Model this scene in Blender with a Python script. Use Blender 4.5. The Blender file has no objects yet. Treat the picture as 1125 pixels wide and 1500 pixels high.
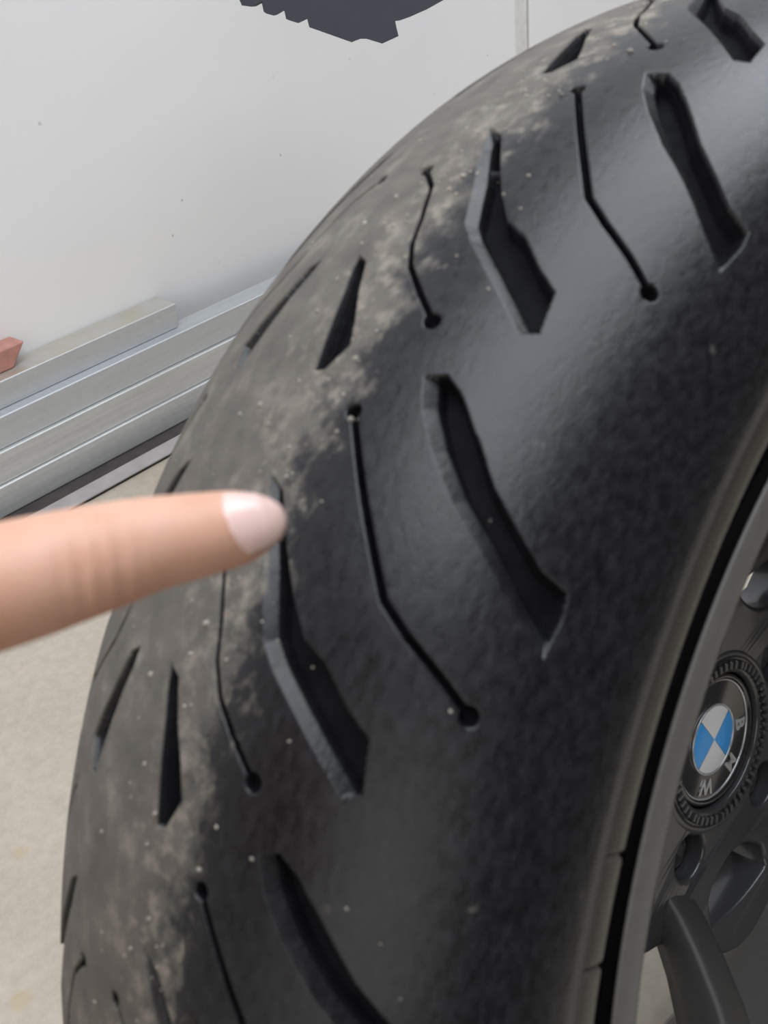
import bpy, bmesh, math, random
import numpy as np
from mathutils import Vector, Matrix

random.seed(7)
rng = np.random.default_rng(11)
scn = bpy.context.scene
COL = scn.collection

# ------------------------------------------------------------------ camera
M = np.array([[0.721991, 0.684079, -0.103750],
              [-0.338858, 0.480332, 0.808985],
              [0.603244, -0.548923, 0.578601]])      # world -> camera axes
CW = np.array([0.096262, -0.303277, 0.669650])
cam_data = bpy.data.cameras.new('camera')
cam = bpy.data.objects.new('camera', cam_data)
COL.objects.link(cam)
mw = Matrix([[*M[:, 0], 0], [*M[:, 1], 0], [*M[:, 2], 0], [0, 0, 0, 1]])
mw.translation = Vector(CW)
cam.matrix_world = mw
cam_data.sensor_fit = 'VERTICAL'
cam_data.sensor_height = 36.0
cam_data.sensor_width = 27.0
cam_data.lens = 1394.2 / 1500 * 36.0
cam_data.clip_start = 0.01
cam_data.dof.use_dof = True
cam_data.dof.focus_distance = 0.75
cam_data.dof.aperture_fstop = 22.0
scn.camera = cam

# ------------------------------------------------------------------ world, lamps, exposure
world = bpy.data.worlds.new('world')
scn.world = world
world.use_nodes = True
bg = world.node_tree.nodes['Background']
bg.inputs['Color'].default_value = (1.0, 0.95, 0.90, 1)
bg.inputs['Strength'].default_value = 0.07


def area(name, loc, size_x, size_y, power, rot=(0, 0, 0), color=(1, 1, 1)):
    l = bpy.data.lights.new(name, 'AREA')
    l.shape = 'RECTANGLE'
    l.size, l.size_y = size_x, size_y
    l.energy = power
    l.color = color
    o = bpy.data.objects.new(name, l)
    COL.objects.link(o)
    o.location = loc
    o.rotation_euler = rot
    return o


area('ceiling_lamp', (0.12, 0.90, 2.45), 1.4, 4.5, 72.0, color=(0.88, 0.93, 1.0))
area('fill_light', (1.30, -3.0, 1.45), 3.5, 2.2, 23.0, rot=(math.radians(80), 0, math.radians(19)), color=(1.0, 0.97, 0.93))  # unseen soft fill added behind the camera to brighten hub and tread

scn.view_settings.view_transform = 'Standard'
scn.view_settings.look = 'None'
scn.view_settings.gamma = 1.0
scn.view_settings.use_curve_mapping = False
scn.view_settings.exposure = 0.5


# ------------------------------------------------------------------ helpers
def tag(o, label=None, cat=None, group=None, kind=None):
    if label: o['label'] = label
    if cat: o['category'] = cat
    if group: o['group'] = group
    if kind: o['kind'] = kind
    return o


def link(name, me, mat=None, parent=None):
    o = bpy.data.objects.new(name, me)
    COL.objects.link(o)
    if mat is not None:
        me.materials.clear()
        me.materials.append(mat)
    if parent is not None:
        o.parent = parent
    return o


def empty(name, mat4=None, loc=None):
    o = bpy.data.objects.new(name, None)
    o.empty_display_size = 0.02
    COL.objects.link(o)
    if mat4 is not None: o.matrix_world = mat4
    if loc is not None: o.location = loc
    return o


def smooth(me, flag=True):
    me.polygons.foreach_set('use_smooth', [flag] * len(me.polygons))
    return me


def bm_mesh(name, bm, sm=False):
    me = bpy.data.meshes.new(name)
    bmesh.ops.recalc_face_normals(bm, faces=bm.faces)
    bm.to_mesh(me)
    bm.free()
    if sm: smooth(me)
    return me


def box_mesh(name, lo, hi, bev=0.0, seg=2):
    bm = bmesh.new()
    bmesh.ops.create_cube(bm, size=1)
    for v in bm.verts:
        v.co = Vector([lo[i] + (v.co[i] + 0.5) * (hi[i] - lo[i]) for i in range(3)])
    if bev:
        bmesh.ops.bevel(bm, geom=bm.edges[:], offset=bev, segments=seg, affect='EDGES', profile=0.5)
    return bm_mesh(name, bm)


def grid_mesh(name, V, nu, nv, close_u=False, close_v=False, caps=False):
    """V: (nu*nv,3) u-major"""
    iu = np.arange(nu if close_u else nu - 1)
    iv = np.arange(nv if close_v else nv - 1)
    U, W_ = np.meshgrid(iu, iv, indexing='ij')
    U = U.ravel(); W_ = W_.ravel()
    U2 = (U + 1) % nu; W2 = (W_ + 1) % nv
    F = np.stack([U * nv + W_, U2 * nv + W_, U2 * nv + W2, U * nv + W2], 1)
    me = bpy.data.meshes.new(name)
    nf = len(F)
    if not caps:
        me.vertices.add(len(V)); me.vertices.foreach_set('co', np.asarray(V, np.float32).ravel())
        me.loops.add(nf * 4); me.loops.foreach_set('vertex_index', F.astype(np.int32).ravel())
        me.polygons.add(nf)
        me.polygons.foreach_set('loop_start', np.arange(0, nf * 4, 4, dtype=np.int32))
        me.polygons.foreach_set('loop_total', np.full(nf, 4, np.int32))
        me.update(calc_edges=True)
    else:
        faces = [tuple(int(i) for i in f) for f in F]
        faces.append(tuple(range(nv - 1, -1, -1)))
        faces.append(tuple((nu - 1) * nv + k for k in range(nv)))
        me.from_pydata([tuple(map(float, v)) for v in V], [], faces)
    smooth(me)
    return me


def revolve(name, prof, n=160, closed=True):
    """profile [(x, r)] revolved about the X axis"""
    P = np.array(prof, float)
    t = np.linspace(0, 2 * np.pi, n, endpoint=False)
    X = np.broadcast_to(P[None, :, 0], (n, len(P)))
    Y = P[None, :, 1] * np.cos(t)[:, None]
    Z = P[None, :, 1] * np.sin(t)[:, None]
    V = np.stack([X, Y, Z], -1).reshape(-1, 3)
    return grid_mesh(name, V, n, len(P), close_u=True, close_v=closed)


# ------------------------------------------------------------------ materials
def mat(name):
    m = bpy.data.materials.new(name)
    m.use_nodes = True
    nt = m.node_tree
    return m, nt, nt.nodes['Principled BSDF']


def N(nt, kind, **kw):
    n = nt.nodes.new(kind)
    for k, v in kw.items():
        if k in n.inputs: n.inputs[k].default_value = v
        else: setattr(n, k, v)
    return n


def noise(nt, vec, scale, detail=4, rough=0.55):
    n = N(nt, 'ShaderNodeTexNoise')
    n.inputs['Scale'].default_value = scale
    n.inputs['Detail'].default_value = detail
    n.inputs['Roughness'].default_value = rough
    if vec is not None: nt.links.new(vec, n.inputs['Vector'])
    return n.outputs['Fac']


def ramp(nt, fac, stops):
    r = nt.nodes.new('ShaderNodeValToRGB')
    cr = r.color_ramp
    while len(cr.elements) < len(stops): cr.elements.new(0.5)
    for e, (p, c) in zip(cr.elements, stops):
        e.position = p
        e.color = (c, c, c, 1) if isinstance(c, (int, float)) else (*c, 1)
    nt.links.new(fac, r.inputs['Fac'])
    return r.outputs['Color']


def mix(nt, fac, a, b, mode='MIX'):
    m = nt.nodes.new('ShaderNodeMix')
    m.data_type = 'RGBA'
    m.blend_type = mode
    for sock, v in ((m.inputs[0], fac), (m.inputs[6], a), (m.inputs[7], b)):
        if hasattr(v, 'is_linked'): nt.links.new(v, sock)
        elif isinstance(v, (int, float)): sock.default_value = v
        else: sock.default_value = (*v, 1)
    return m.outputs[2]


def math_(nt, op, a, b=0.0, clamp=False):
    m = nt.nodes.new('ShaderNodeMath')
    m.operation = op
    m.use_clamp = clamp
    for s, v in ((m.inputs[0], a), (m.inputs[1], b)):
        if hasattr(v, 'is_linked'): nt.links.new(v, s)
        else: s.default_value = v
    return m.outputs[0]


def bump(nt, bsdf, h, strength, dist):
    b = nt.nodes.new('ShaderNodeBump')
    b.inputs['Strength'].default_value = strength
    b.inputs['Distance'].default_value = dist
    nt.links.new(h, b.inputs['Height'])
    nt.links.new(b.outputs['Normal'], bsdf.inputs['Normal'])


def objco(nt, scale=None):
    c = nt.nodes.new('ShaderNodeTexCoord').outputs['Object']
    if scale:
        mp = nt.nodes.new('ShaderNodeMapping')
        mp.inputs['Scale'].default_value = scale
        nt.links.new(c, mp.inputs['Vector'])
        return mp.outputs['Vector']
    return c


def plain(name, col, rough=0.5, metal=0.0, var=0.0, scale=40.0, spec=None, coat=0.0):
    m, nt, b = mat(name)
    b.inputs['Roughness'].default_value = rough
    b.inputs['Metallic'].default_value = metal
    if spec is not None: b.inputs['Specular IOR Level'].default_value = spec
    if coat: b.inputs['Coat Weight'].default_value = coat; b.inputs['Coat Roughness'].default_value = 0.07
    f = noise(nt, objco(nt), scale, 5)
    lo = tuple(c * (1 - var) for c in col); hi = tuple(min(1, c * (1 + var)) for c in col)
    c = ramp(nt, f, [(0.3, lo), (0.7, hi)])
    nt.links.new(c, b.inputs['Base Color'])
    return m


def wall_material():
    m, nt, b = mat('white_wall_paint')
    co = objco(nt)
    big = noise(nt, co, 2.2, 4)
    base = ramp(nt, big, [(0.3, (0.82, 0.82, 0.83)), (0.7, (0.87, 0.86, 0.85))])
    # scattered small brown stains and specks
    v = N(nt, 'ShaderNodeTexVoronoi'); v.inputs['Scale'].default_value = 26.0
    nt.links.new(co, v.inputs['Vector'])
    wob = noise(nt, co, 160, 3)
    dd = math_(nt, 'ADD', v.outputs['Distance'], math_(nt, 'MULTIPLY', wob, 0.10))
    spot = ramp(nt, dd, [(0.085, 1.0), (0.115, 0.0)])
    sel = ramp(nt, noise(nt, co, 7.0, 2), [(0.46, 0.0), (0.58, 1.0)])
    k = math_(nt, 'MULTIPLY', math_(nt, 'MULTIPLY', spot, sel), 0.55)
    c = mix(nt, k, base, (0.30, 0.22, 0.17))
    # faint dirt low on the sheet
    sep = N(nt, 'ShaderNodeSeparateXYZ'); nt.links.new(co, sep.inputs[0])
    low = ramp(nt, math_(nt, 'ADD', sep.outputs['Z'], math_(nt, 'MULTIPLY', noise(nt, co, 9, 5), 0.25)), [(0.12, 0.55), (0.42, 0.0)])
    c = mix(nt, low, c, (0.86, 0.83, 0.78))
    nt.links.new(c, b.inputs['Base Color'])
    b.inputs['Roughness'].default_value = 0.5
    bump(nt, b, noise(nt, co, 400, 3), 0.15, 0.001)
    return m


def floor_material():
    m, nt, b = mat('concrete')
    co = objco(nt)
    a = noise(nt, co, 3.0, 8, 0.6)
    c = ramp(nt, a, [(0.3, (0.40, 0.345, 0.275)), (0.5, (0.47, 0.41, 0.335)), (0.72, (0.535, 0.475, 0.40))])
    f = noise(nt, co, 90, 6, 0.7)
    c = mix(nt, 1.0, c, ramp(nt, f, [(0.30, 0.86), (0.62, 1.03)]), 'MULTIPLY')
    v = N(nt, 'ShaderNodeTexVoronoi'); v.inputs['Scale'].default_value = 13.0
    nt.links.new(co, v.inputs['Vector'])
    dd = math_(nt, 'ADD', v.outputs['Distance'], math_(nt, 'MULTIPLY', noise(nt, co, 60, 3), 0.16))
    st = ramp(nt, dd, [(0.15, 0.6), (0.22, 0.0)])
    c = mix(nt, st, c, (0.44, 0.34, 0.20))
    nt.links.new(c, b.inputs['Base Color'])
    b.inputs['Roughness'].default_value = 0.6
    bump(nt, b, f, 0.25, 0.002)
    return m


def metal_material(name, tint, streak=0.0, dirt=0.0, rough=0.42):
    m, nt, b = mat(name)
    co = objco(nt, (40, 1.5, 40))
    s = noise(nt, co, 4.0, 4)
    c = ramp(nt, s, [(0.35, tuple(t * (0.93 - streak) for t in tint)), (0.65, tint)])
    sp = noise(nt, objco(nt), 120, 4)
    c = mix(nt, 1.0, c, ramp(nt, sp, [(0.35, 0.975), (0.6, 1.015)]), 'MULTIPLY')
    if dirt:
        dn = ramp(nt, noise(nt, objco(nt), 18, 6), [(0.35, 0.35), (0.66, 1.0)])
        ge = N(nt, 'ShaderNodeNewGeometry'); sz = N(nt, 'ShaderNodeSeparateXYZ'); nt.links.new(ge.outputs['Normal'], sz.inputs[0])
        dn = math_(nt, 'MULTIPLY', math_(nt, 'MULTIPLY', dn, dirt), ramp(nt, sz.outputs['Z'], [(0.6, 0.0), (0.9, 1.0)]))
        c = mix(nt, dn, c, (0.50, 0.44, 0.33))
    nt.links.new(c, b.inputs['Base Color'])
    b.inputs['Metallic'].default_value = 0.55
    b.inputs['Roughness'].default_value = rough
    return m


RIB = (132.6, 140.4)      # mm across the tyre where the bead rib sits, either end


def rubber_material():
    m, nt, b = mat('tyre_rubber')
    at = N(nt, 'ShaderNodeAttribute'); at.attribute_name = 'tread_uv'
    uv = at.outputs['Vector']            # mm round the tyre, mm across it, groove depth mm
    sep = N(nt, 'ShaderNodeSeparateXYZ'); nt.links.new(uv, sep.inputs[0])
    flat = N(nt, 'ShaderNodeCombineXYZ')
    nt.links.new(sep.outputs[0], flat.inputs[0]); nt.links.new(sep.outputs[1], flat.inputs[1])
    p = flat.outputs[0]
    mp = N(nt, 'ShaderNodeMapping'); mp.inputs['Rotation'].default_value = (0, 0, math.radians(38)); mp.inputs['Scale'].default_value = (0.6, 1.3, 1)
    nt.links.new(p, mp.inputs['Vector'])
    scuff = noise(nt, mp.outputs['Vector'], 0.35, 6, 0.65)
    blot = noise(nt, p, 0.09, 6, 0.62)
    fine = noise(nt, p, 1.4, 4, 0.6)
    rub = ramp(nt, blot, [(0.3, (0.005, 0.005, 0.0062)), (0.7, (0.010, 0.010, 0.012))])
    rub = mix(nt, 1.0, rub, ramp(nt, scuff, [(0.3, 0.8), (0.7, 1.3)]), 'MULTIPLY')
    # road dust on the strip of tread the bike rolls on
    edge = math_(nt, 'ADD', sep.outputs[1], math_(nt, 'MULTIPLY', math_(nt, 'SUBTRACT', blot, 0.5), 46.0))
    edge = math_(nt, 'ADD', edge, math_(nt, 'MULTIPLY', math_(nt, 'SUBTRACT', scuff, 0.5), 20.0))
    right = ramp(nt, math_(nt, 'MULTIPLY', edge, 0.01), [(0.235, 1.0), (0.335, 0.0)])
    left = ramp(nt, math_(nt, 'MULTIPLY', edge, -0.01), [(0.35, 1.0), (0.80, 0.5)])
    band = math_(nt, 'MULTIPLY', right, left)
    clean = ramp(nt, math_(nt, 'MULTIPLY', sep.outputs[2], 1.0), [(0.25, 1.0), (0.9, 0.0)])
    patch = ramp(nt, noise(nt, p, 0.11, 7, 0.66), [(0.36, 0.84), (0.56, 1.0)])
    k = math_(nt, 'MULTIPLY', math_(nt, 'MULTIPLY', band, clean), patch)
    dust = ramp(nt, noise(nt, p, 0.075, 8, 0.62), [(0.32, (0.105, 0.092, 0.080)), (0.55, (0.15, 0.132, 0.113)), (0.75, (0.27, 0.24, 0.20))])
    c = mix(nt, k, rub, dust)
    # grey film thinning out over the rest of the crown
    film = math_(nt, 'MULTIPLY', ramp(nt, scuff, [(0.42, 0.0), (0.8, 0.16)]), clean)
    c = mix(nt, film, c, (0.10, 0.10, 0.115))
    cream = math_(nt, 'MULTIPLY', ramp(nt, math_(nt, 'MULTIPLY', edge, 0.01), [(0.05, 0.0), (0.15, 1.0), (0.25, 1.0), (0.33, 0.0)]), ramp(nt, noise(nt, p, 0.17, 5, 0.6), [(0.50, 0.0), (0.66, 0.75)]))
    cream = math_(nt, 'MULTIPLY', cream, clean)
    c = mix(nt, cream, c, (0.30, 0.265, 0.215))
    # pale flecks
    v = N(nt, 'ShaderNodeTexVoronoi'); v.inputs['Scale'].default_value = 0.07
    nt.links.new(p, v.inputs['Vector'])
    fl = math_(nt, 'MULTIPLY', ramp(nt, v.outputs['Distance'], [(0.06, 1.0), (0.12, 0.0)]), ramp(nt, noise(nt, p, 0.07, 2), [(0.58, 0.0), (0.66, 0.5)]))
    fl = math_(nt, 'MULTIPLY', fl, clean)
    c = mix(nt, fl, c, (0.30, 0.28, 0.24))
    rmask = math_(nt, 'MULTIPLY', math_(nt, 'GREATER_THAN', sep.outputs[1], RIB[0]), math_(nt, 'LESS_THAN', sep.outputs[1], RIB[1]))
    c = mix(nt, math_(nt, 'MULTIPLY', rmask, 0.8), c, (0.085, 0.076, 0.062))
    nt.links.new(c, b.inputs['Base Color'])
    r = ramp(nt, scuff, [(0.3, 0.25), (0.7, 0.35)])
    r = mix(nt, k, r, (0.8, 0.8, 0.8))
    deep = ramp(nt, math_(nt, 'MULTIPLY', sep.outputs[2], 0.1), [(0.24, 0.0), (0.38, 1.0)])
    r = mix(nt, deep, r, (0.8, 0.8, 0.8))
    nt.links.new(r, b.inputs['Roughness'])
    nt.links.new(math_(nt, 'SUBTRACT', 0.42, math_(nt, 'MULTIPLY', deep, 0.33)), b.inputs['Specular IOR Level'])
    hh = math_(nt, 'ADD', math_(nt, 'MULTIPLY', scuff, 0.7), math_(nt, 'MULTIPLY', fine, 0.3))
    bump(nt, b, hh, 0.22, 0.0010)
    return m


def skin_material():
    m, nt, b = mat('skin')
    co = objco(nt)
    n1 = noise(nt, co, 55, 4)
    c = ramp(nt, n1, [(0.3, (0.63, 0.335, 0.225)), (0.7, (0.71, 0.425, 0.31))])
    nt.links.new(c, b.inputs['Base Color'])
    b.inputs['Roughness'].default_value = 0.5
    b.inputs['Subsurface Weight'].default_value = 0.15
    b.inputs['Subsurface Radius'].default_value = (0.006, 0.002, 0.001)
    bump(nt, b, noise(nt, co, 900, 3), 0.12, 0.0004)
    return m


M_wall = wall_material()
M_floor = floor_material()
M_joint = plain('grey_joint_filler', (0.50, 0.47, 0.43), 0.7, var=0.15)
M_strip_l = plain('grey_white_filler', (0.72, 0.705, 0.68), 0.6, var=0.08)
M_zinc = metal_material('galvanised_steel', (0.58, 0.60, 0.62))
M_zinc_b = metal_material('galvanised_steel_streaked', (0.66, 0.67, 0.66), 0.06)
M_zinc_c = metal_material('galvanised_steel_dusty', (0.58, 0.595, 0.61), 0.01, dirt=0.8)
M_bar = plain('primed_steel', (0.36, 0.33, 0.325), 0.5, var=0.1)
M_strip = plain('black_rubber', (0.045, 0.038, 0.035), 0.6, var=0.3)
M_brick = plain('terracotta', (0.46, 0.22, 0.18), 0.75, var=0.15, scale=60)
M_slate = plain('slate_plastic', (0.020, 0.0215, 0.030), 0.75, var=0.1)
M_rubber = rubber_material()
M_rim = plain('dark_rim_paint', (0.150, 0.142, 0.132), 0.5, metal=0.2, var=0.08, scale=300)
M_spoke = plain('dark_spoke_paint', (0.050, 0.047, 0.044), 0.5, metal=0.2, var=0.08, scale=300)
M_hub = plain('dark_hub_paint', (0.060, 0.060, 0.063), 0.28, metal=0.3, var=0.08, scale=300, coat=0.4)
M_black = plain('gloss_black', (0.012, 0.012, 0.015), 0.14, coat=0.6)
M_bolt = plain('dark_bolt_steel', (0.10, 0.10, 0.105), 0.2, metal=0.9)
M_white = plain('enamel_white', (0.93, 0.94, 0.95), 0.25)
M_blue = plain('enamel_blue', (0.06, 0.42, 1.0), 0.25)
M_silver = plain('silver_metal', (0.62, 0.63, 0.65), 0.25, metal=0.7)
M_grit = plain('pale_grit', (0.33, 0.30, 0.25), 0.45, var=0.4, scale=500)
M_skin = skin_material()
M_nail = plain('fingernail', (0.86, 0.60, 0.54), 0.22, var=0.06, coat=0.35)

# ------------------------------------------------------------------ setting
fl = link('floor', box_mesh('floor', (-1.2, -3.0, -0.1), (0.62, 4.0, 0.0)), M_floor)
tag(fl, kind='structure')
WX = -1.076
wall = link('wall_left', box_mesh('wall_left', (-1.2, -3.0, 0.0), (WX - 0.012, 4.0, 2.5)), M_joint)
tag(wall, kind='structure')
for y0, y1 in ((-3.0, 1.2380), (1.2810, 4.0)):
    me = box_mesh('wall_panel', (WX - 0.012, y0, 0.0), (WX, y1, 2.5), 0.003, 2)
    link('wall_panel', me, M_wall, wall)
me = box_mesh('joint_strip', (WX - 0.012, 1.2375, 0.0), (WX - 0.0010, 1.2745, 2.5), 0.004, 3)
link('joint_strip', me, M_strip_l, wall)


def channel(name, xf, xb, z0, z1, y0, y1, m, label, ragged=False):
    """strut channel lying along the wall: closed front web, top and bottom flanges with lips, slot to the back"""
    t, lip, r = 0.0025, 0.007, 0.0022
    prof = [(xb, z0), (xf - 0, z0), (xf, z1), (xb, z1), (xb, z1 - lip), (xb + t, z1 - lip), (xb + t, z1 - t), (xf - t, z1 - t), (xf - t, z0 + t), (xb + t, z0 + t), (xb + t, z0 + lip), (xb, z0 + lip)]
    bm = bmesh.new()
    n = len(prof)
    ny = 2
    rings = []
    for y in (y0, y1):
        rings.append([bm.verts.new((x, y + ((0.004 if (i in (2,)) else -0.002 if i in (1,) else 0.003) if (ragged and y == y1) else 0), z)) for i, (x, z) in enumerate(prof)])
    for i in range(n):
        bm.faces.new([rings[0][i], rings[0][(i + 1) % n], rings[1][(i + 1) % n], rings[1][i]])
    bm.faces.new(rings[0]); bm.faces.new(rings[1])
    es = [e for e in bm.edges if any((e.verts[0] is rings[0][i] and e.verts[1] is rings[1][i]) for i in (1, 2, 3))]
    bmesh.ops.bevel(bm, geom=es, offset=r, segments=4, affect='EDGES', profile=0.5)
    me = bm_mesh(name, bm)
    o = link(name, me, m)
    tag(o, label, 'metal channel', 'galvanised channels stacked along the wall')
    return o


channel('steel_channel', -0.9955, -1.036, 0.0042, 0.0448, -0.9, 2.6, M_zinc_b, 'bottom galvanised channel of the stack, resting on the black strip')
channel('steel_channel', -1.0005, -1.040, 0.0450, 0.0862, -0.9, 2.6, M_zinc_b, 'second galvanised channel up, with faint streaks on its face')
channel('steel_channel', -1.0070, -1.0465, 0.0864, 0.1270, -0.9, 2.6, M_zinc, 'third galvanised channel up, carrying the short top channel')
channel('steel_channel', -1.0250, -1.0735, 0.1272, 0.1618, -0.9, 0.369, M_zinc_c, 'short top channel of the stack with a visible cut end', ragged=True)

o = link('rubber_strip', box_mesh('rubber_strip', (-1.046, -0.9, 0.0), (-0.968, 2.6, 0.0040), 0.0008), M_strip)
tag(o, 'black strip on the floor under the stacked channels', 'strip')
o = link('flat_bar', box_mesh('flat_bar', (-0.967, -0.9, 0.0042), (-0.9365, 2.6, 0.0064), 0.0005), M_bar)
link('underlay', box_mesh('underlay', (-0.966, -0.9, 0.0), (-0.9385, 2.6, 0.0042)), M_strip, o)
tag(o, 'grey flat bar on the floor in front of the stacked channels', 'metal bar')


def brick():
    bm = bmesh.new()
    y0 = -0.10
    pts = []
    z0, z1, xf, xb = 0.1622, 0.1895, -1.0455, -1.0745
    co = [(xf, y0, z0), (xb, y0, z0), (xb, y0, z1), (xf, y0, z1), (xf, 0.131, z0), (xb, 0.137, z0), (xb, 0.151, z1 + 0.002), (xf, 0.156, z1)]
    v = [bm.verts.new(c) for c in co]
    for f in ((0, 1, 2, 3), (7, 6, 5, 4), (0, 4, 5, 1), (1, 5, 6, 2), (2, 6, 7, 3), (3, 7, 4, 0)):
        bm.faces.new([v[i] for i in f])
    bmesh.ops.bevel(bm, geom=bm.edges[:], offset=0.0018, segments=3, affect='EDGES', profile=0.5)
    return bm_mesh('terracotta_block', bm)


o = link('terracotta_block', brick(), M_brick)
tag(o, 'reddish brown block lying on the short top channel against the wall', 'block')


# ------------------------------------------------------------------ notched part seen at the top
def ray_pt(px, py, z):
    pc = np.array([(px - 562.5) * z / 1394.2, (750 - py) * z / 1394.2, -z])
    return CW + M.T @ pc


def notched_part():
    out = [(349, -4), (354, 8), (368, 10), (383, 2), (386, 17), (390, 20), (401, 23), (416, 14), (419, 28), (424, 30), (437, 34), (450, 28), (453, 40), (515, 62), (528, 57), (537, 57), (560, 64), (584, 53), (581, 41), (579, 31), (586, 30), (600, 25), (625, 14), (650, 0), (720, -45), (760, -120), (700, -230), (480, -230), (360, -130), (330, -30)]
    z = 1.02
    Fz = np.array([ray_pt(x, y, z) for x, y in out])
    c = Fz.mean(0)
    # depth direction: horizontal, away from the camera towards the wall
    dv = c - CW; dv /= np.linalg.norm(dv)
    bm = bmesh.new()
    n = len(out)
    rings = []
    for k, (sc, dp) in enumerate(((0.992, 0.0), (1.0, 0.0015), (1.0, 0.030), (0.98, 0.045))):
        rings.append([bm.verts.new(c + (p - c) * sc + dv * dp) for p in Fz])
    for a_, b_ in zip(rings[:-1], rings[1:]):
        for i in range(n):
            bm.faces.new([a_[i], a_[(i + 1) % n], b_[(i + 1) % n], b_[i]])
    f0 = bm.faces.new(rings[0]); f1 = bm.faces.new(rings[-1])
    bmesh.ops.triangulate(bm, faces=[f0, f1])
    me = bm_mesh('guard_shell', bm)
    return me, c, dv


me, nc, ndv = notched_part()
root = empty('plastic_guard', loc=Vector(nc))
tag(root, 'dark slate plastic guard with a notched lower edge, hanging above the wheel by the wall', 'plastic guard')
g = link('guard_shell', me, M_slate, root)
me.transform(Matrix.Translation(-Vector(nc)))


def tube(name, pts, radii, n=16, caps=True):
    pts = [np.array(p, float) for p in pts]
    V = []
    ref = np.array([0.0, 0.0, 1.0])
    for i, p in enumerate(pts):
        d = pts[min(i + 1, len(pts) - 1)] - pts[max(i - 1, 0)]
        d = d / np.linalg.norm(d)
        a_ = np.cross(d, ref)
        if np.linalg.norm(a_) < 1e-3: a_ = np.cross(d, np.array([1.0, 0, 0]))
        a_ /= np.linalg.norm(a_)
        b_ = np.cross(d, a_)
        for k in range(n):
            t = 2 * math.pi * k / n
            V.append(p + radii[i] * (math.cos(t) * a_ + math.sin(t) * b_))
    return grid_mesh(name, np.array(V), len(pts), n, close_v=True, caps=caps)


top = np.array(ray_pt(540, -150, 1.02)) + ndv * 0.03
w_end = np.array([WX, top[1] + 0.25, top[2] + 0.12])
me = tube('mounting_arm', [top, top * 0.6 + w_end * 0.4 + np.array([0, 0, 0.02]), w_end], [0.010, 0.010, 0.010])
me.transform(Matrix.Translation(-Vector(nc)))
link('mounting_arm', me, M_slate, root)

# ------------------------------------------------------------------ wheel
WM = np.array([[0.961532, -0.009465, -0.274531], [-0.043125, 0.981812, -0.184893], [0.271288, 0.189619, 0.943635]])
HUB = np.array([0.0, 0.0, 0.310786])
w4 = Matrix([[*WM[0], HUB[0]], [*WM[1], HUB[1]], [*WM[2], HUB[2]], [0, 0, 0, 1]])
wheel = empty('motorcycle_wheel', w4)
tag(wheel, 'leaning motorcycle wheel with a worn dusty black tyre and dark spoked rim', 'wheel')

TA, TB, TR = 0.0883, 0.0631, 0.3182
PITCH = 2 * math.pi / 18


def section():
    """lateral stations: returns x, r, nx, nr, s (radians on the crown, nan beyond), arc in mm"""
    s_pos = np.concatenate([np.arange(0.0, 1.25, 0.0039), np.arange(1.25, 1.571, 0.02)])
    s_neg = -np.concatenate([np.arange(0.0039, 0.62, 0.0042), np.arange(0.62, 1.571, 0.018)])
    s = np.concatenate([s_neg[::-1], s_pos])
    x = TA * np.sin(s); r = TR - TB + TB * np.cos(s)
    side = np.array([(.0883, .2540), (.0879, .2515), (.0870, .2485), (.0858, .2462), (.0846, .2446), (.0838, .2438), (.0841, .2430), (.0842, .2400), (.0841, .2376), (.0835, .2364), (.0822, .2358), (.0795, .2354), (.0760, .2345), (.0735, .2310), (.0705, .2150)])
    X = np.concatenate([-side[::-1, 0], x, side[:, 0]])
    Rr = np.concatenate([side[::-1, 1], r, side[:, 1]])
    S = np.concatenate([np.full(len(side), -2.0), s, np.full(len(side), 2.0)])
    arc = np.concatenate([[0], np.cumsum(np.hypot(np.diff(X), np.diff(Rr)))]) * 1000
    i0 = np.argmin(np.abs(X))
    arc -= arc[i0]
    dx = np.gradient(X); dr = np.gradient(Rr)
    nx = -dr; nr = dx
    L = np.hypot(nx, nr)
    return X, Rr, nx / L, nr / L, S, arc


AL = [(1.7021, .21), (1.7141, .285), (1.7441, .352), (1.7811, .440), (1.8071, .515), (1.8181, .595), (1.8421, .690), (1.8561, .765), (1.8921, .785), (1.8981, .735), (1.8341, .455), (1.8181, .400), (1.7701, .325), (1.7301, .245)]
AR = [(1.6041, .545), (1.5981, .605), (1.6081, .665), (1.6391, .775), (1.6661, .865), (1.6841, .950), (1.7081, 1.075), (1.7161, 1.175), (1.7331, 1.185), (1.7671, 1.165), (1.7431, 1.045), (1.7121, .905), (1.6861, .775), (1.6561, .665), (1.6281, .585)]
WD = [(1.5072, .090), (1.5142, .140), (1.5442, .188), (1.5700, .238), (1.5922, .272), (1.6152, .232), (1.6182, .192), (1.5832, .160), (1.5442, .124), (1.5232, .098)]
SR = [(1.6435, .395), (1.7000, .530), (1.7381, .625), (1.7651, .693), (1.7831, .785), (1.8021, .905), (1.8210, 1.010)]
SL = [(1.7580, .105), (1.7785, .180), (1.8170, .238), (1.8420, .265), (1.8645, .312), (1.8880, .400), (1.9090, .485)]


def smoothstep(x):
    x = np.clip(x, 0, 1)
    return x * x * (3 - 2 * x)


def seg_dist(P, A, B):
    D = B - A
    v = P - A
    t = np.clip((v @ D) / (D @ D), 0, 1)
    return np.sqrt(((v - t[..., None] * D) ** 2).sum(-1))


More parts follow.
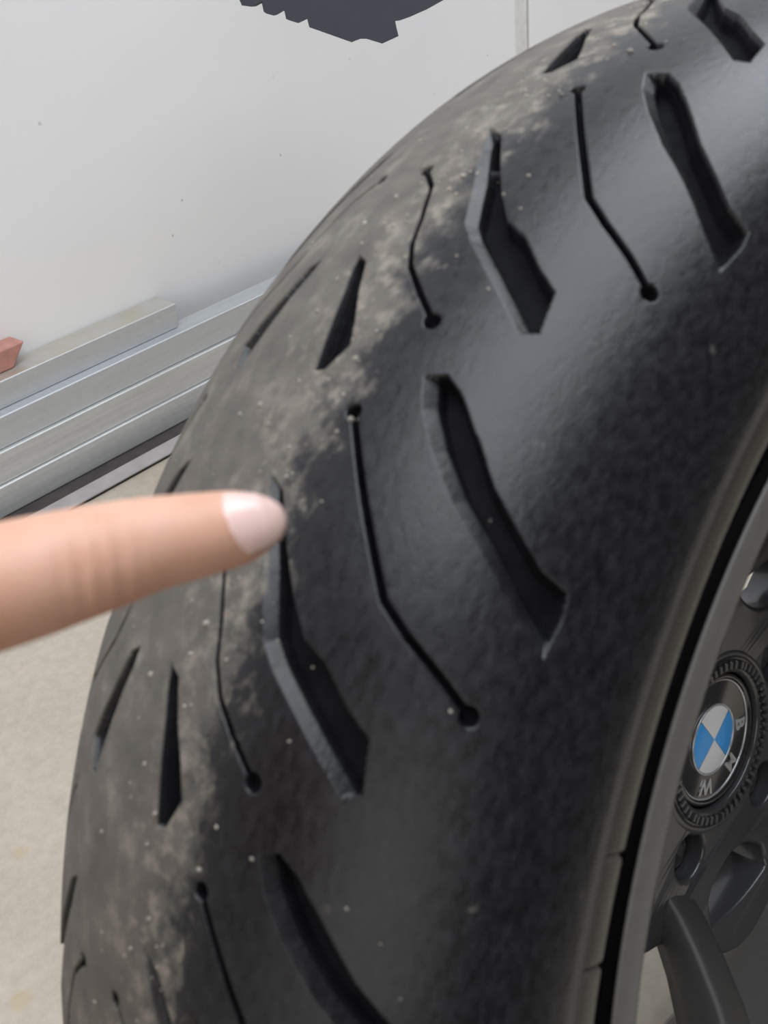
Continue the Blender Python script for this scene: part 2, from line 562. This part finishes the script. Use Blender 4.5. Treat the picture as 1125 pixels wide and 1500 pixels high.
def poly_sdf(P, Q):
    d = np.full(P.shape[:-1], 1e9)
    inside = np.zeros(P.shape[:-1], bool)
    for i in range(len(Q)):
        A, B = Q[i], Q[(i + 1) % len(Q)]
        d = np.minimum(d, seg_dist(P, A, B))
        cond = (A[1] > P[..., 1]) != (B[1] > P[..., 1])
        with np.errstate(divide='ignore', invalid='ignore'):
            xi = (B[0] - A[0]) * (P[..., 1] - A[1]) / (B[1] - A[1]) + A[0]
        inside ^= cond & (P[..., 0] < xi)
    return np.where(inside, -d, d)


def ramp_in(d, wide, D):
    """bevelled edge: a gentle slope first, then a steep drop to the groove floor (fraction of full depth)"""
    a = 0.34 * np.clip((d + 0.2) / wide, 0, 1)
    return a + 0.66 * smoothstep((d - wide + 0.2) / 1.0)


def build_tyre():
    X, Rr, nx, nr, S, arc = section()
    th_f = np.arange(1.14, 2.52, 0.00115)
    th_c = np.arange(2.52, 1.14 + 2 * math.pi - 0.002, 0.0090)
    TH = np.concatenate([th_f, th_c])
    nu, nv = len(TH), len(X)
    depth = np.zeros((nu, nv))
    crown = np.abs(S) < 1.6
    sgrid = S[crown]; agrid = arc[crown]; rgrid = Rr[crown]

    def s2arc(s): return np.interp(s, sgrid, agrid)
    def s2r(s): return np.interp(s, sgrid, rgrid)

    # (kind, outline, depth, steep wall width, wide wall width, first edge of the wide wall)
    feats = [('poly', AL, 6.2, 0.9, 2.9, 9), ('poly', AR, 6.4, 1.1, 3.2, 9), ('poly', WD, 6.0, 0.8, 0.9, 6), ('line', SR, 4.4, 0.66, 0, 0), ('line', SL, 3.8, 0.58, 0, 0)]
    for sign in (1, -1):
        for kind, pts, D, wd, wide, first in feats:
            pts = np.array(pts)
            thc = pts[:, 0].mean()
            ss = pts[:, 1] * sign
            Q = np.stack([(pts[:, 0] - thc) * s2r(ss) * 1000, s2arc(ss)], 1)
            smin, smax = ss.min() - 0.06, ss.max() + 0.06
            js = np.where((S >= smin) & (S <= smax))[0]
            for k in range(18):
                c = thc + (k - 3) * PITCH
                dth = (TH - c + math.pi) % (2 * math.pi) - math.pi
                half = (pts[:, 0].max() - pts[:, 0].min()) / 2 + 0.03
                iis = np.where(np.abs(dth) < half)[0]
                if not len(iis): continue
                P = np.stack(np.broadcast_arrays(dth[iis][:, None] * (Rr[js][None, :] * 1000), arc[js][None, :]), -1)
                if kind == 'poly':
                    d = poly_sdf(P, Q)
                    dl = np.full(d.shape, 1e9); dr_ = np.full(d.shape, 1e9)
                    for i in range(len(Q)):
                        e = seg_dist(P, Q[i], Q[(i + 1) % len(Q)])
                        if i >= first: dl = np.minimum(dl, e)
                        else: dr_ = np.minimum(dr_, e)
                    ins = d < 0
                    h = D * np.minimum(smoothstep((np.where(ins, dr_, -dr_) + 0.3) / wd), ramp_in(np.where(ins, dl, -dl), wide, D))
                    if D == 6.2:      # worn-down tread-depth bar across the groove
                        u = P[..., 0] - (1.7501 - thc) * 316
                        h = np.where(k % 3 == 0, np.minimum(h, D - 3.4 * np.exp(-(u / 2.2) ** 2)), h)
                else:
                    d = np.full(P.shape[:-1], 1e9)
                    for i in range(len(Q) - 1):
                        d = np.minimum(d, seg_dist(P, Q[i], Q[i + 1]))
                    h = D * smoothstep((wd - d + 0.30) / 0.65)
                    for e, rad in ((Q[0], 1.75), (Q[-1], 1.95)):
                        de = np.sqrt(((P - e) ** 2).sum(-1))
                        h = np.maximum(h, D * smoothstep((rad - de + 0.3) / 0.7))
                blk = depth[np.ix_(iis, js)]
                depth[np.ix_(iis, js)] = np.maximum(blk, h)
    # slight waviness from wear
    wav = 0.12 * np.sin(TH[:, None] * 18 + 0.4) * np.exp(-(arc[None, :] / 60) ** 2)
    off = -(depth + wav) / 1000
    # vent nicks in the bead rib
    for tn in (2.262, 2.37, 1.7):
        dth = (TH - tn + math.pi) % (2 * math.pi) - math.pi
        nick = np.exp(-(dth * 235 / 0.8) ** 2)
        beadm = ((Rr < 0.2450) & (Rr > 0.2355) & (X > 0)).astype(float)
        off -= 0.0011 * nick[:, None] * beadm[None, :]
    XX = X[None, :] + nx[None, :] * off
    RR = Rr[None, :] + nr[None, :] * off
    V = np.stack([XX, RR * np.cos(TH)[:, None], RR * np.sin(TH)[:, None]], -1).reshape(-1, 3)
    me = grid_mesh('tyre', V, nu, nv, close_u=True)
    a_ = me.attributes.new('tread_uv', 'FLOAT_VECTOR', 'POINT')
    uvd = np.stack(np.broadcast_arrays(TH[:, None] * 318.0, arc[None, :], depth), -1)
    a_.data.foreach_set('vector', uvd.astype(np.float32).ravel())
    # grit lying on the crown
    bm = bmesh.new()
    ii = np.where((TH > 1.2) & (TH < 2.5))[0]
    for _ in range(200):
        i = int(rng.choice(ii))
        s = float(np.clip(rng.normal(0.22, 0.13) if rng.random() < 0.85 else rng.uniform(-.4, 1.0), -0.5, 1.0))
        j = int(np.argmin(np.abs(S - s)))
        p = V.reshape(nu, nv, 3)[i, j]
        sz = float(rng.uniform(0.00022, 0.00070)) * (1.5 if rng.random() < 0.12 else 1)
        mtx = Matrix.Translation(Vector(p)) @ Matrix.Rotation(rng.uniform(0, 6), 4, Vector(rng.normal(size=3)).normalized()) @ Matrix.Diagonal((sz, sz * rng.uniform(.7, 1.3), sz * rng.uniform(.6, 1.0), 1))
        bmesh.ops.create_icosphere(bm, subdivisions=1, radius=1.0, matrix=mtx)
    gm = bm_mesh('grit', bm)
    return me, gm


tyre_me, grit_me = build_tyre()
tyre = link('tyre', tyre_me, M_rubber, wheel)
grit = link('grit', grit_me, M_grit, tyre)
tag(grit, kind='stuff')

# rim: flange, lip, barrel
half = [(.0, .194), (.045, .198), (.060, .2020), (.0680, .2050), (.0735, .2110), (.0757, .2160), (.0764, .2188), (.0771, .2197), (.0779, .2188), (.0782, .2150), (.0780, .2112), (.0770, .2086), (.0742, .2064), (.0712, .2040), (.0696, .2010), (.0670, .1980), (.0610, .1950), (.0450, .1900), (.0200, .1860), (.0, .1850)]
prof = half + [(-x, r) for x, r in half[::-1][1:-1]]
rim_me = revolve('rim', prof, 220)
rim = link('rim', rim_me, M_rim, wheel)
rim_me.materials.append(M_spoke)                              # barrel shares the lips' paint; darker colour here stands in for shade
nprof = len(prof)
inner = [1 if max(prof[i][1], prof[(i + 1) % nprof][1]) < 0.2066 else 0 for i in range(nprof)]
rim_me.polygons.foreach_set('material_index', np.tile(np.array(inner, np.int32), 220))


def loft_sections(name, secs, caps=True):
    n = len(secs[0])
    return grid_mesh(name, np.array(secs).reshape(-1, 3), len(secs), n, close_v=True, caps=caps)


def spoke(side):
    """spoke running out along +Y from the hub, front face towards +X, with a ridge"""
    st = [(.068, -.0300, .018, .0118, 0.0), (.074, -.0235, .020, .0122, 0.0), (.081, -.0140, .023, .0122, 0.0), (.092, -.0020, .026, .0122, 0.0), (.107, .0120, .028, .0120, 0.0), (.130, .0290, .031, .0118, 0.0), (.155, .0440, .036, .0120, 0.0), (.178, .0540, .044, .0135, 0.0), (.196, .0590, .052, .0170, 0.0), (.203, .0600, .055, .0200, 0.0)]
    secs = []
    for y, xf, dp, hw, _ in st:
        sh = [(-0.95, -dp), (-1.12, -dp * .7), (-1.05, -.010), (-0.99, -.0045), (-0.93, -.0022), (-0.80, -.0010), (-0.5, -.0002), (0.4, .0), (0.75, -.0006), (0.93, -.0022), (1.0, -.006), (1.10, -dp * .6), (1.0, -dp)]
        secs.append([(xf + q, y, side * p * hw) for p, q in sh])
    return loft_sections('spoke', secs)


BOLT0 = 0.0
spoke_me = spoke(1)
for k in range(5):
    o = link('spoke', spoke_me, M_spoke, wheel)
    o.rotation_euler = (math.radians(BOLT0 + 72 * k), 0, 0)


def curve_plate(name, outer, holes, depth, bev):
    cu = bpy.data.curves.new(name, 'CURVE')
    cu.dimensions = '2D'
    cu.fill_mode = 'BOTH'
    cu.extrude = depth
    cu.bevel_depth = bev
    cu.bevel_resolution = 2
    for loop in [outer] + holes:
        sp = cu.splines.new('POLY')
        sp.points.add(len(loop) - 1)
        for p, (x, y) in zip(sp.points, loop):
            p.co = (x, y, 0, 1)
        sp.use_cyclic_u = True
    o = bpy.data.objects.new(name, cu)
    COL.objects.link(o)
    dg = bpy.context.evaluated_depsgraph_get()
    me = bpy.data.meshes.new_from_object(o.evaluated_get(dg))
    bpy.data.objects.remove(o)
    bpy.data.curves.remove(cu)
    me.name = name
    return me


def hub_plate():
    # plane coords: (u, v) -> wheel (y, z); outline with five webs between the spoke pairs
    outer = []
    for i in range(360):
        t = math.radians(i)
        m = ((i - BOLT0) % 72)
        m = min(m, 72 - m)                     # 0 at a bolt, 36 between two
        outer.append((0.104 - 0.012 * math.cos(math.radians(m * 5)), t))
    outer = [(r * math.cos(t), r * math.sin(t)) for r, t in outer]
    holes = [[(0.0400 * math.cos(t), 0.0400 * math.sin(t)) for t in np.linspace(2 * math.pi, 0, 72, endpoint=False)]]
    for k in range(5):
        a_ = math.radians(BOLT0 + 72 * k)
        holes.append([(0.056 * math.cos(a_) + 0.0135 * math.cos(t), 0.056 * math.sin(a_) + 0.0135 * math.sin(t)) for t in np.linspace(2 * math.pi, 0, 36, endpoint=False)])
        # scooped pocket between two bolts, D shaped
        c = a_ + math.radians(36)
        loop = []
        for t in np.linspace(-17, 17, 14): loop.append((0.0955, t))
        for t in np.linspace(20.5, -20.5, 22)[1:-1]:
            loop.append((0.0755 - 0.0115 * (1 - (t / 20.5) ** 2) + 0.014 * (abs(t) / 20.5) ** 6, t * 1.02))
        holes.append([(r * math.cos(c + math.radians(t)), r * math.sin(c + math.radians(t))) for r, t in loop][::-1])
    me = curve_plate('hub', outer, holes, 0.009, 0.0020)
    n = len(me.vertices)
    co = np.empty(n * 3, np.float32); me.vertices.foreach_get('co', co); co = co.reshape(-1, 3)
    u, v, w = co[:, 0], co[:, 1], co[:, 2]
    r = np.hypot(u, v)
    x = -0.036 + w + 0.004 * np.clip((r - 0.066) / 0.034, 0, 1) ** 1.2
    me.vertices.foreach_set('co', np.stack([x, u, v], 1).astype(np.float32).ravel())
    me.update()
    return me


hub = link('hub', hub_plate(), M_hub, wheel)
core = revolve('hub_core', [(-.044, 0), (-.044, .047), (-.052, .052), (-.085, .058), (-.110, .075), (-.112, .0)][::-1], 96, closed=False)
link('hub_core', core, M_spoke, hub)
cone = revolve('cap_seat', [(-.026, .046), (-.0245, .0435), (-.0240, .041), (-.030, .0405), (-.030, .046)], 96)
link('cap_seat', cone, M_hub, hub)

# toothed lock ring round the centre cap
bm = bmesh.new()
for k in range(54):
    a_ = 2 * math.pi * k / 54
    h = 0.0010 if k % 6 else 0.0016
    mt = Matrix.Rotation(a_, 4, 'X') @ Matrix.Translation((-0.0235, 0.0377, 0))
    r_ = bmesh.ops.create_cube(bm, size=1, matrix=mt @ Matrix.Diagonal((h * 2, 0.0042, 0.0021, 1)))
bmesh.ops.bevel(bm, geom=bm.edges[:], offset=0.0004, segments=1, affect='EDGES')
ringm = bm_mesh('lock_ring_teeth', bm)
lock = link('lock_ring', revolve('lock_ring', [(-.031, .0335), (-.0255, .0335), (-.0245, .0345), (-.0245, .0395), (-.0255, .0405), (-.031, .0405)], 96), M_hub, wheel)
tt = link('teeth', ringm, M_hub, lock)

# bolts in their recesses
def bolt_mesh():
    prof = [(-.056, .0), (-.056, .0125), (-.040, .0134), (-.0285, .0134)]
    cup = revolve('bolt_recess', prof, 40, closed=False)
    return cup


def bolt_head():
    bm = bmesh.new()
    n = 36
    rings = []
    for x, r, hexa in ((-.052, .0102, 0), (-.0345, .0102, 0), (-.0325, .0092, 0), (-.0325, .0066, 1), (-.0410, .0062, 1)):
        ring = []
        for i in range(n):
            t = 2 * math.pi * i / n
            rr = r
            if hexa:
                q = (t % (math.pi / 3)) - math.pi / 6
                rr = r * math.cos(math.pi / 6) / math.cos(q)
            ring.append(bm.verts.new((x, rr * math.cos(t), rr * math.sin(t))))
        rings.append(ring)
    for a_, b_ in zip(rings[:-1], rings[1:]):
        for i in range(n): bm.faces.new([a_[i], a_[(i + 1) % n], b_[(i + 1) % n], b_[i]])
    bm.faces.new(rings[-1]); bm.faces.new(rings[0])
    return bm_mesh('lug_bolt', bm, True)


cup_me, head_me = bolt_mesh(), bolt_head()
for k in range(5):
    a_ = math.radians(BOLT0 + 72 * k)
    o = link('lug_bolt', head_me, M_bolt, wheel)
    o.location = (0, 0.056 * math.cos(a_), 0.056 * math.sin(a_))
    o.rotation_euler = (a_, 0, 0)
    c = link('recess', cup_me, M_black, o)

# centre cap with its roundel
cap = link('centre_cap', revolve('centre_cap', [(-.033, .0), (-.033, .0335), (-.0290, .0333), (-.0272, .0322), (-.0268, .0306), (-.0272, .0298), (-.0284, .0293), (-.0287, .0285), (-.0287, .0)], 128, closed=False), M_black, wheel)
cap['label'] = 'gloss black centre cap with the blue and white roundel and raised letters'
link('chrome_rim', revolve('chrome_rim', [(-.0290, .0286), (-.0283, .0286), (-.0279, .0290), (-.0279, .0296), (-.0283, .0300), (-.0290, .0300)], 128), M_silver, cap)
UP = math.radians(-77.5)                                   # direction of the top of the roundel


def quadrant(q):
    """flat enamel quadrant, slightly domed"""
    bm = bmesh.new()
    a0 = UP + math.radians(0.6) + q * math.pi / 2; a1 = UP + (q + 1) * math.pi / 2 - math.radians(0.6)
    n, rad = 18, 0.0167
    x0, x1 = -.0288, -.02820
    c = bm.verts.new((x1 + .0003, 0, 0))
    prev = None
    for i in range(n + 1):
        t = a0 + (a1 - a0) * i / n
        ring = [bm.verts.new((x, r * math.cos(t), r * math.sin(t))) for x, r in ((x1 + .0002, rad * .5), (x1, rad * .97), (x1 - .0002, rad), (x0, rad))]
        if prev:
            bm.faces.new([c, prev[0], ring[0]])
            for a_, b_ in zip(range(3), range(1, 4)):
                bm.faces.new([prev[a_], prev[b_], ring[b_], ring[a_]])
        prev = ring
    return bm_mesh('roundel_quadrant', bm, True)


for q in range(4):
    o = link('roundel_quadrant', quadrant(q), M_blue if q in (0, 2) else M_white, cap)
    o['label'] = ('blue' if q in (0, 2) else 'white') + ' enamel quadrant of the roundel'
link('roundel_ring', revolve('roundel_ring', [(-.0290, .0166), (-.0281, .0166), (-.0279, .0170), (-.0279, .0175), (-.0282, .0178), (-.0290, .0178)], 96), M_silver, cap)


def letter(ch, ang):
    cu = bpy.data.curves.new('letter', 'FONT')
    cu.body = ch
    cu.size = 0.0105
    cu.extrude = 0.0003
    cu.offset = 0.0003
    cu.align_x = 'CENTER'
    o = bpy.data.objects.new('letter', cu)
    COL.objects.link(o)
    dg = bpy.context.evaluated_depsgraph_get()
    me = bpy.data.meshes.new_from_object(o.evaluated_get(dg))
    bpy.data.objects.remove(o)
    co = np.empty(len(me.vertices) * 3, np.float32); me.vertices.foreach_get('co', co); co = co.reshape(-1, 3)
    h = co[:, 1].max() - co[:, 1].min()
    cy = (co[:, 1].max() + co[:, 1].min()) / 2; cx = (co[:, 0].max() + co[:, 0].min()) / 2
    lx, ly, lz = (co[:, 0] - cx), (co[:, 1] - cy), co[:, 2]
    u = np.array([math.cos(ang), math.sin(ang)]); rt = np.array([u[1], -u[0]])
    yz = 0.0232 * u[None] + ly[:, None] * u[None] + lx[:, None] * rt[None]
    V = np.stack([-0.0284 + lz, yz[:, 0], yz[:, 1]], 1)
    me.vertices.foreach_set('co', V.astype(np.float32).ravel())
    me.update(); me.name = 'letter'
    return link('letter', me, M_silver, cap)


for ch, dg_ in (('B', 49.0), ('M', 0.0), ('W', -56.0)):
    letter(ch, UP + math.radians(dg_))


# ------------------------------------------------------------------ hand: pointing index finger reaching in from the left
def cam_pt(px, py, z): return ray_pt(px, py, z)


# index finger: pixel centre line in the picture frame turned into points in space: (u, v, depth, half thickness in pixels)
st = [(410, 768, .1580, 2), (408, 768, .1578, 14), (402.5, 767, .1573, 26), (394, 767, .1566, 36), (382, 768, .1557, 44), (365, 770, .1545, 52), (340, 775, .1528, 58), (310, 780, .1510, 61), (280, 786, .1495, 65), (240, 793, .1478, 69), (200, 802, .1460, 74), (165, 812, .1446, 79), (130, 822, .1432, 83), (100, 830, .1421, 86), (60, 842, .1405, 90), (20, 853, .1390, 93)]
PTS = [cam_pt(a_, b_, c_) for a_, b_, c_, _ in st]
RAD = [h * c_ / 1394.2 * 0.99 for _, _, c_, h in st]
d0 = PTS[-1] - PTS[-3]; d0 /= np.linalg.norm(d0)
# beyond the frame: middle phalanx, knuckle, back of the hand
camx, camy, camz = M[0], M[1], M[2]
pip = PTS[-1] + d0 * 0.014
PTS += [PTS[-1] + d0 * 0.007, pip]; RAD += [.0094, .0098]
mcp_dir = (d0 * 0.93 - camy * 0.25 + camz * 0.15); mcp_dir /= np.linalg.norm(mcp_dir)
mcp = pip + mcp_dir * 0.046
PTS += [pip + mcp_dir * 0.012, pip + mcp_dir * 0.03, mcp]; RAD += [.0096, .0098, .0112]
wr_dir = (d0 * 0.86 - camy * 0.35 + camz * 0.30); wr_dir /= np.linalg.norm(wr_dir)
wrist = mcp + wr_dir * 0.085 - camy * 0.020


def loft_chain(P, Rr, n=28, up=None, cap_round=True):
    """rings round a centre line; returns verts + faces list"""
    P = [np.array(p) for p in P]
    V, F = [], []
    up = camz if up is None else up
    for i, p in enumerate(P):
        d = P[min(i + 1, len(P) - 1)] - P[max(i - 1, 0)]
        d /= np.linalg.norm(d)
        a_ = up - d * (up @ d); a_ /= np.linalg.norm(a_)
        b_ = np.cross(d, a_)
        for k in range(n):
            t = 2 * math.pi * k / n
            V.append(p + Rr[i] * (math.cos(t) * a_ + math.sin(t) * b_))
    m = len(P)
    for i in range(m - 1):
        for k in range(n):
            F.append((i * n + k, i * n + (k + 1) % n, (i + 1) * n + (k + 1) % n, (i + 1) * n + k))
    F.append(tuple(range(n - 1, -1, -1)))
    F.append(tuple((m - 1) * n + k for k in range(n)))
    return V, F


def round_ends(P, Rr, k0=True, k1=True):
    """add hemispherical end rings"""
    P = [np.array(p) for p in P]; Rr = list(Rr)
    if k0:
        d = P[0] - P[1]; d /= np.linalg.norm(d); r = Rr[0]
        add = [(P[0] + d * r * math.sin(a_), max(r * math.cos(a_), 1e-4)) for a_ in (1.5, 1.2, .9, .6, .3)]
        P = [a_[0] for a_ in add] + P; Rr = [a_[1] for a_ in add] + Rr
    if k1:
        d = P[-1] - P[-2]; d /= np.linalg.norm(d); r = Rr[-1]
        add = [(P[-1] + d * r * math.sin(a_), max(r * math.cos(a_), 1e-4)) for a_ in (.3, .6, .9, 1.2, 1.5)]
        P = P + [a_[0] for a_ in add]; Rr = Rr + [a_[1] for a_ in add]
    return P, Rr


def resample(P, Rr, step):
    P = np.array(P); Rr = np.array(Rr)
    L = np.concatenate([[0], np.cumsum(np.linalg.norm(np.diff(P, axis=0), axis=1))])
    t = np.linspace(0, L[-1], max(3, int(L[-1] / step)))
    return [np.array([np.interp(q, L, P[:, i]) for i in range(3)]) for q in t], [float(np.interp(q, L, Rr)) for q in t]


def build_hand():
    chains = []
    chains.append((PTS, RAD, False, True))
    side = np.cross(wr_dir, camz); side /= np.linalg.norm(side)       # across the palm
    if side @ camy > 0: side = -side                                    # the other fingers lie below the index
    inw = -camz * 0.8 + 0.2 * d0
    inw -= wr_dir * (inw @ wr_dir); inw /= np.linalg.norm(inw)         # towards the palm side
    # metacarpals / palm
    knuckles = [mcp, mcp + side * 0.021 - wr_dir * -0.003, mcp + side * 0.041 + wr_dir * 0.007, mcp + side * 0.058 + wr_dir * 0.016]
    for i, kn in enumerate(knuckles):
        base = wrist + side * (0.004 + 0.013 * i) * 0.9
        chains.append(([kn, kn * .5 + base * .5 + inw * 0.003, base], [.0112 - .0006 * i, .0135, .0165], True, True))
    # flesh of the palm
    for i in range(3):
        a_ = knuckles[i] * .5 + knuckles[i + 1] * .5 + inw * 0.007
        base = wrist + side * (0.010 + 0.012 * i) + inw * 0.004
        chains.append(([a_, a_ * .5 + base * .5, base], [.011, .014, .016], True, True))
    # three curled fingers
    for i, (L1, L2, L3, r) in enumerate(((.046, .028, .022, .0092), (.043, .026, .021, .0088), (.034, .020, .019, .0078))):
        kn = knuckles[i + 1]
        f1 = -wr_dir * 0.62 + inw * 0.78; f1 /= np.linalg.norm(f1)
        p1 = kn + f1 * L1
        f2 = wr_dir * 0.75 + inw * 0.62; f2 /= np.linalg.norm(f2)
        p2 = p1 + f2 * L2
        f3 = wr_dir * 0.80 - inw * 0.60; f3 /= np.linalg.norm(f3)
        p3 = p2 + f3 * L3
        chains.append(([kn, kn * .5 + p1 * .5, p1], [r * 1.15, r * 1.02, r * 1.06], True, True))
        chains.append(([p1, p1 * .5 + p2 * .5, p2], [r * 1.05, r * .94, r * .95], True, True))
        chains.append(([p2, p2 * .4 + p3 * .6, p3], [r * .95, r * .90, r * .78], True, True))
    # thumb, leaving the side of the palm near its base and lying over the curled fingers
    t0 = wrist - wr_dir * 0.014 - side * 0.006 + inw * 0.012
    t1 = t0 - wr_dir * 0.040 - side * 0.010 + inw * 0.022
    t2 = t1 - wr_dir * 0.026 + side * 0.016 + inw * 0.012
    t3 = t2 - wr_dir * 0.012 + side * 0.024 + inw * 0.001
    chains.append(([t0, t0 * .5 + t1 * .5, t1], [.0165, .0145, .0115], True, True))
    chains.append(([t1, t1 * .5 + t2 * .5, t2], [.0112, .0103, .0108], True, True))
    chains.append(([t2, t2 * .5 + t3 * .5, t3], [.0106, .0104, .0085], True, True))
    # wrist and forearm
    w2 = wrist + side * 0.022
    elbow_dir = wr_dir * 0.9 - camy * 0.25 + camz * 0.2; elbow_dir /= np.linalg.norm(elbow_dir)
    for off in (0.0, 0.022):
        w_ = wrist + side * (0.006 + off)
        chains.append(([w_ - wr_dir * .012, w_ + elbow_dir * .05, w_ + elbow_dir * .12, w_ + elbow_dir * .22], [.0175, .0205, .026, .033], True, True))
    V, F = [], []
    for P, Rr, k0, k1 in chains:
        if P is not PTS:
            P, Rr = resample(P, Rr, 0.004)
        P, Rr = round_ends(P, Rr, k0, k1)
        v, f = loft_chain(P, Rr)
        o_ = len(V)
        V += v; F += [tuple(i + o_ for i in q) for q in f]
    me = bpy.data.meshes.new('hand')
    org = np.array(mcp)
    me.from_pydata([tuple(np.array(v) - org) for v in V], [], F)
    bm = bmesh.new(); bm.from_mesh(me); bmesh.ops.recalc_face_normals(bm, faces=bm.faces); bm.to_mesh(me); bm.free()
    o = bpy.data.objects.new('hand', me)
    COL.objects.link(o)
    r = o.modifiers.new('r', 'REMESH'); r.mode = 'VOXEL'; r.voxel_size = 0.0009
    s = o.modifiers.new('s', 'SMOOTH'); s.factor = 0.5; s.iterations = 6
    dg = bpy.context.evaluated_depsgraph_get()
    m2 = bpy.data.meshes.new_from_object(o.evaluated_get(dg))
    bpy.data.objects.remove(o)
    # knuckle creases on the end joint: shallow wrinkles across the back
    n = len(m2.vertices)
    co = np.empty(n * 3, np.float32); m2.vertices.foreach_get('co', co); co = co.reshape(-1, 3)
    no = np.empty(n * 3, np.float32); m2.vertices.foreach_get('normal', no); no = no.reshape(-1, 3)
    axis = PTS[9] - PTS[12]; Lx = np.linalg.norm(axis); axis = axis / Lx
    jc = cam_pt(122, 818, .1430) - org
    ax = (co - jc) @ axis
    rel = (co - jc) - ax[:, None] * axis
    near = (np.abs(ax) < 0.012) & (np.linalg.norm(rel, axis=1) < 0.014)
    face = np.clip(no @ camz, 0, 1)
    d = np.zeros(n)
    lat = rel @ camy
    for c_, dp, w_ in ((-.0040, .0004, .0007), (-.0014, .0008, .0008), (.0014, .0006, .0007), (.0044, .0007, .0008), (.0072, .0003, .0006)):
        d -= dp * np.exp(-((ax - c_ - 0.12 * lat) / w_) ** 2)
    d += 0.0003 * np.exp(-((ax - 0.0012) / 0.004) ** 2)
    co = co + no * (d * face * near * np.exp(-(lat / .0065) ** 2))[:, None]
    m2.vertices.foreach_set('co', co.astype(np.float32).ravel())
    m2.update()
    smooth(m2)
    m2.name = 'hand'
    return m2, org


hand_me, horg = build_hand()
hand = link('hand', hand_me, M_skin)
hand.location = Vector(horg)
tag(hand, 'bare hand with its index finger pointing at a groove of the tyre', 'hand')


def nail_mesh():
    """plate wrapped on the finger end, facing the camera side"""
    # centre-line parameter over the first stations, angle round the finger
    P = np.array(PTS[1:9]); Rr = np.array(RAD[1:9])
    L = np.concatenate([[0], np.cumsum(np.linalg.norm(np.diff(P, axis=0), axis=1))])
    nu, nv = 22, 22
    V = np.zeros((2, nu, nv, 3))
    tip_l = L[0] + 0.0006
    for i in range(nu):
        u = i / (nu - 1)
        for j in range(nv):
            w = j / (nv - 1) * 2 - 1
            # rounded outline, free edge at u=0, cuticle curve at u=1
            lo = tip_l + 0.0022 * w * w
            hi = tip_l + 0.0112 - 0.0026 * abs(w) ** 2.2 + 0.0008 * w
            l = lo + (hi - lo) * u
            ang = math.radians(8) + w * math.radians(54)
            p = np.array([np.interp(l, L, P[:, q]) for q in range(3)])
            r = float(np.interp(l, L, Rr))
            k = min(7, int(np.searchsorted(L, l)))
            d = P[min(k + 1, 7)] - P[max(k - 2, 0)]; d /= np.linalg.norm(d)
            a_ = camz - d * (camz @ d); a_ /= np.linalg.norm(a_)
            b_ = np.cross(d, a_)
            if b_ @ camy < 0: b_ = -b_
            nn = math.cos(ang) * a_ + math.sin(ang) * b_
            edge = max(abs(w), u, 0) ** 8
            V[0, i, j] = p + nn * (r + 0.00042 - 0.0003 * edge) - d * 0.0002
            V[1, i, j] = p + nn * (r - 0.0006)
    me0 = grid_mesh('a', V[0].reshape(-1, 3), nu, nv)
    me1 = grid_mesh('b', V[1].reshape(-1, 3), nu, nv)
    bm = bmesh.new(); bm.from_mesh(me0); bm.from_mesh(me1)
    bm.verts.ensure_lookup_table()
    n0 = nu * nv
    border = [(i, 0) for i in range(nu)] + [(nu - 1, j) for j in range(1, nv)] + [(i, nv - 1) for i in range(nu - 2, -1, -1)] + [(0, j) for j in range(nv - 2, 0, -1)]
    idx = [i * nv + j for i, j in border]
    for a_, b_ in zip(idx, idx[1:] + idx[:1]):
        bm.faces.new([bm.verts[a_], bm.verts[b_], bm.verts[b_ + n0], bm.verts[a_ + n0]])
    me = bm_mesh('fingernail', bm, True)
    me.transform(Matrix.Translation(-Vector(horg)))
    return me


nail = link('fingernail', nail_mesh(), M_nail, hand)
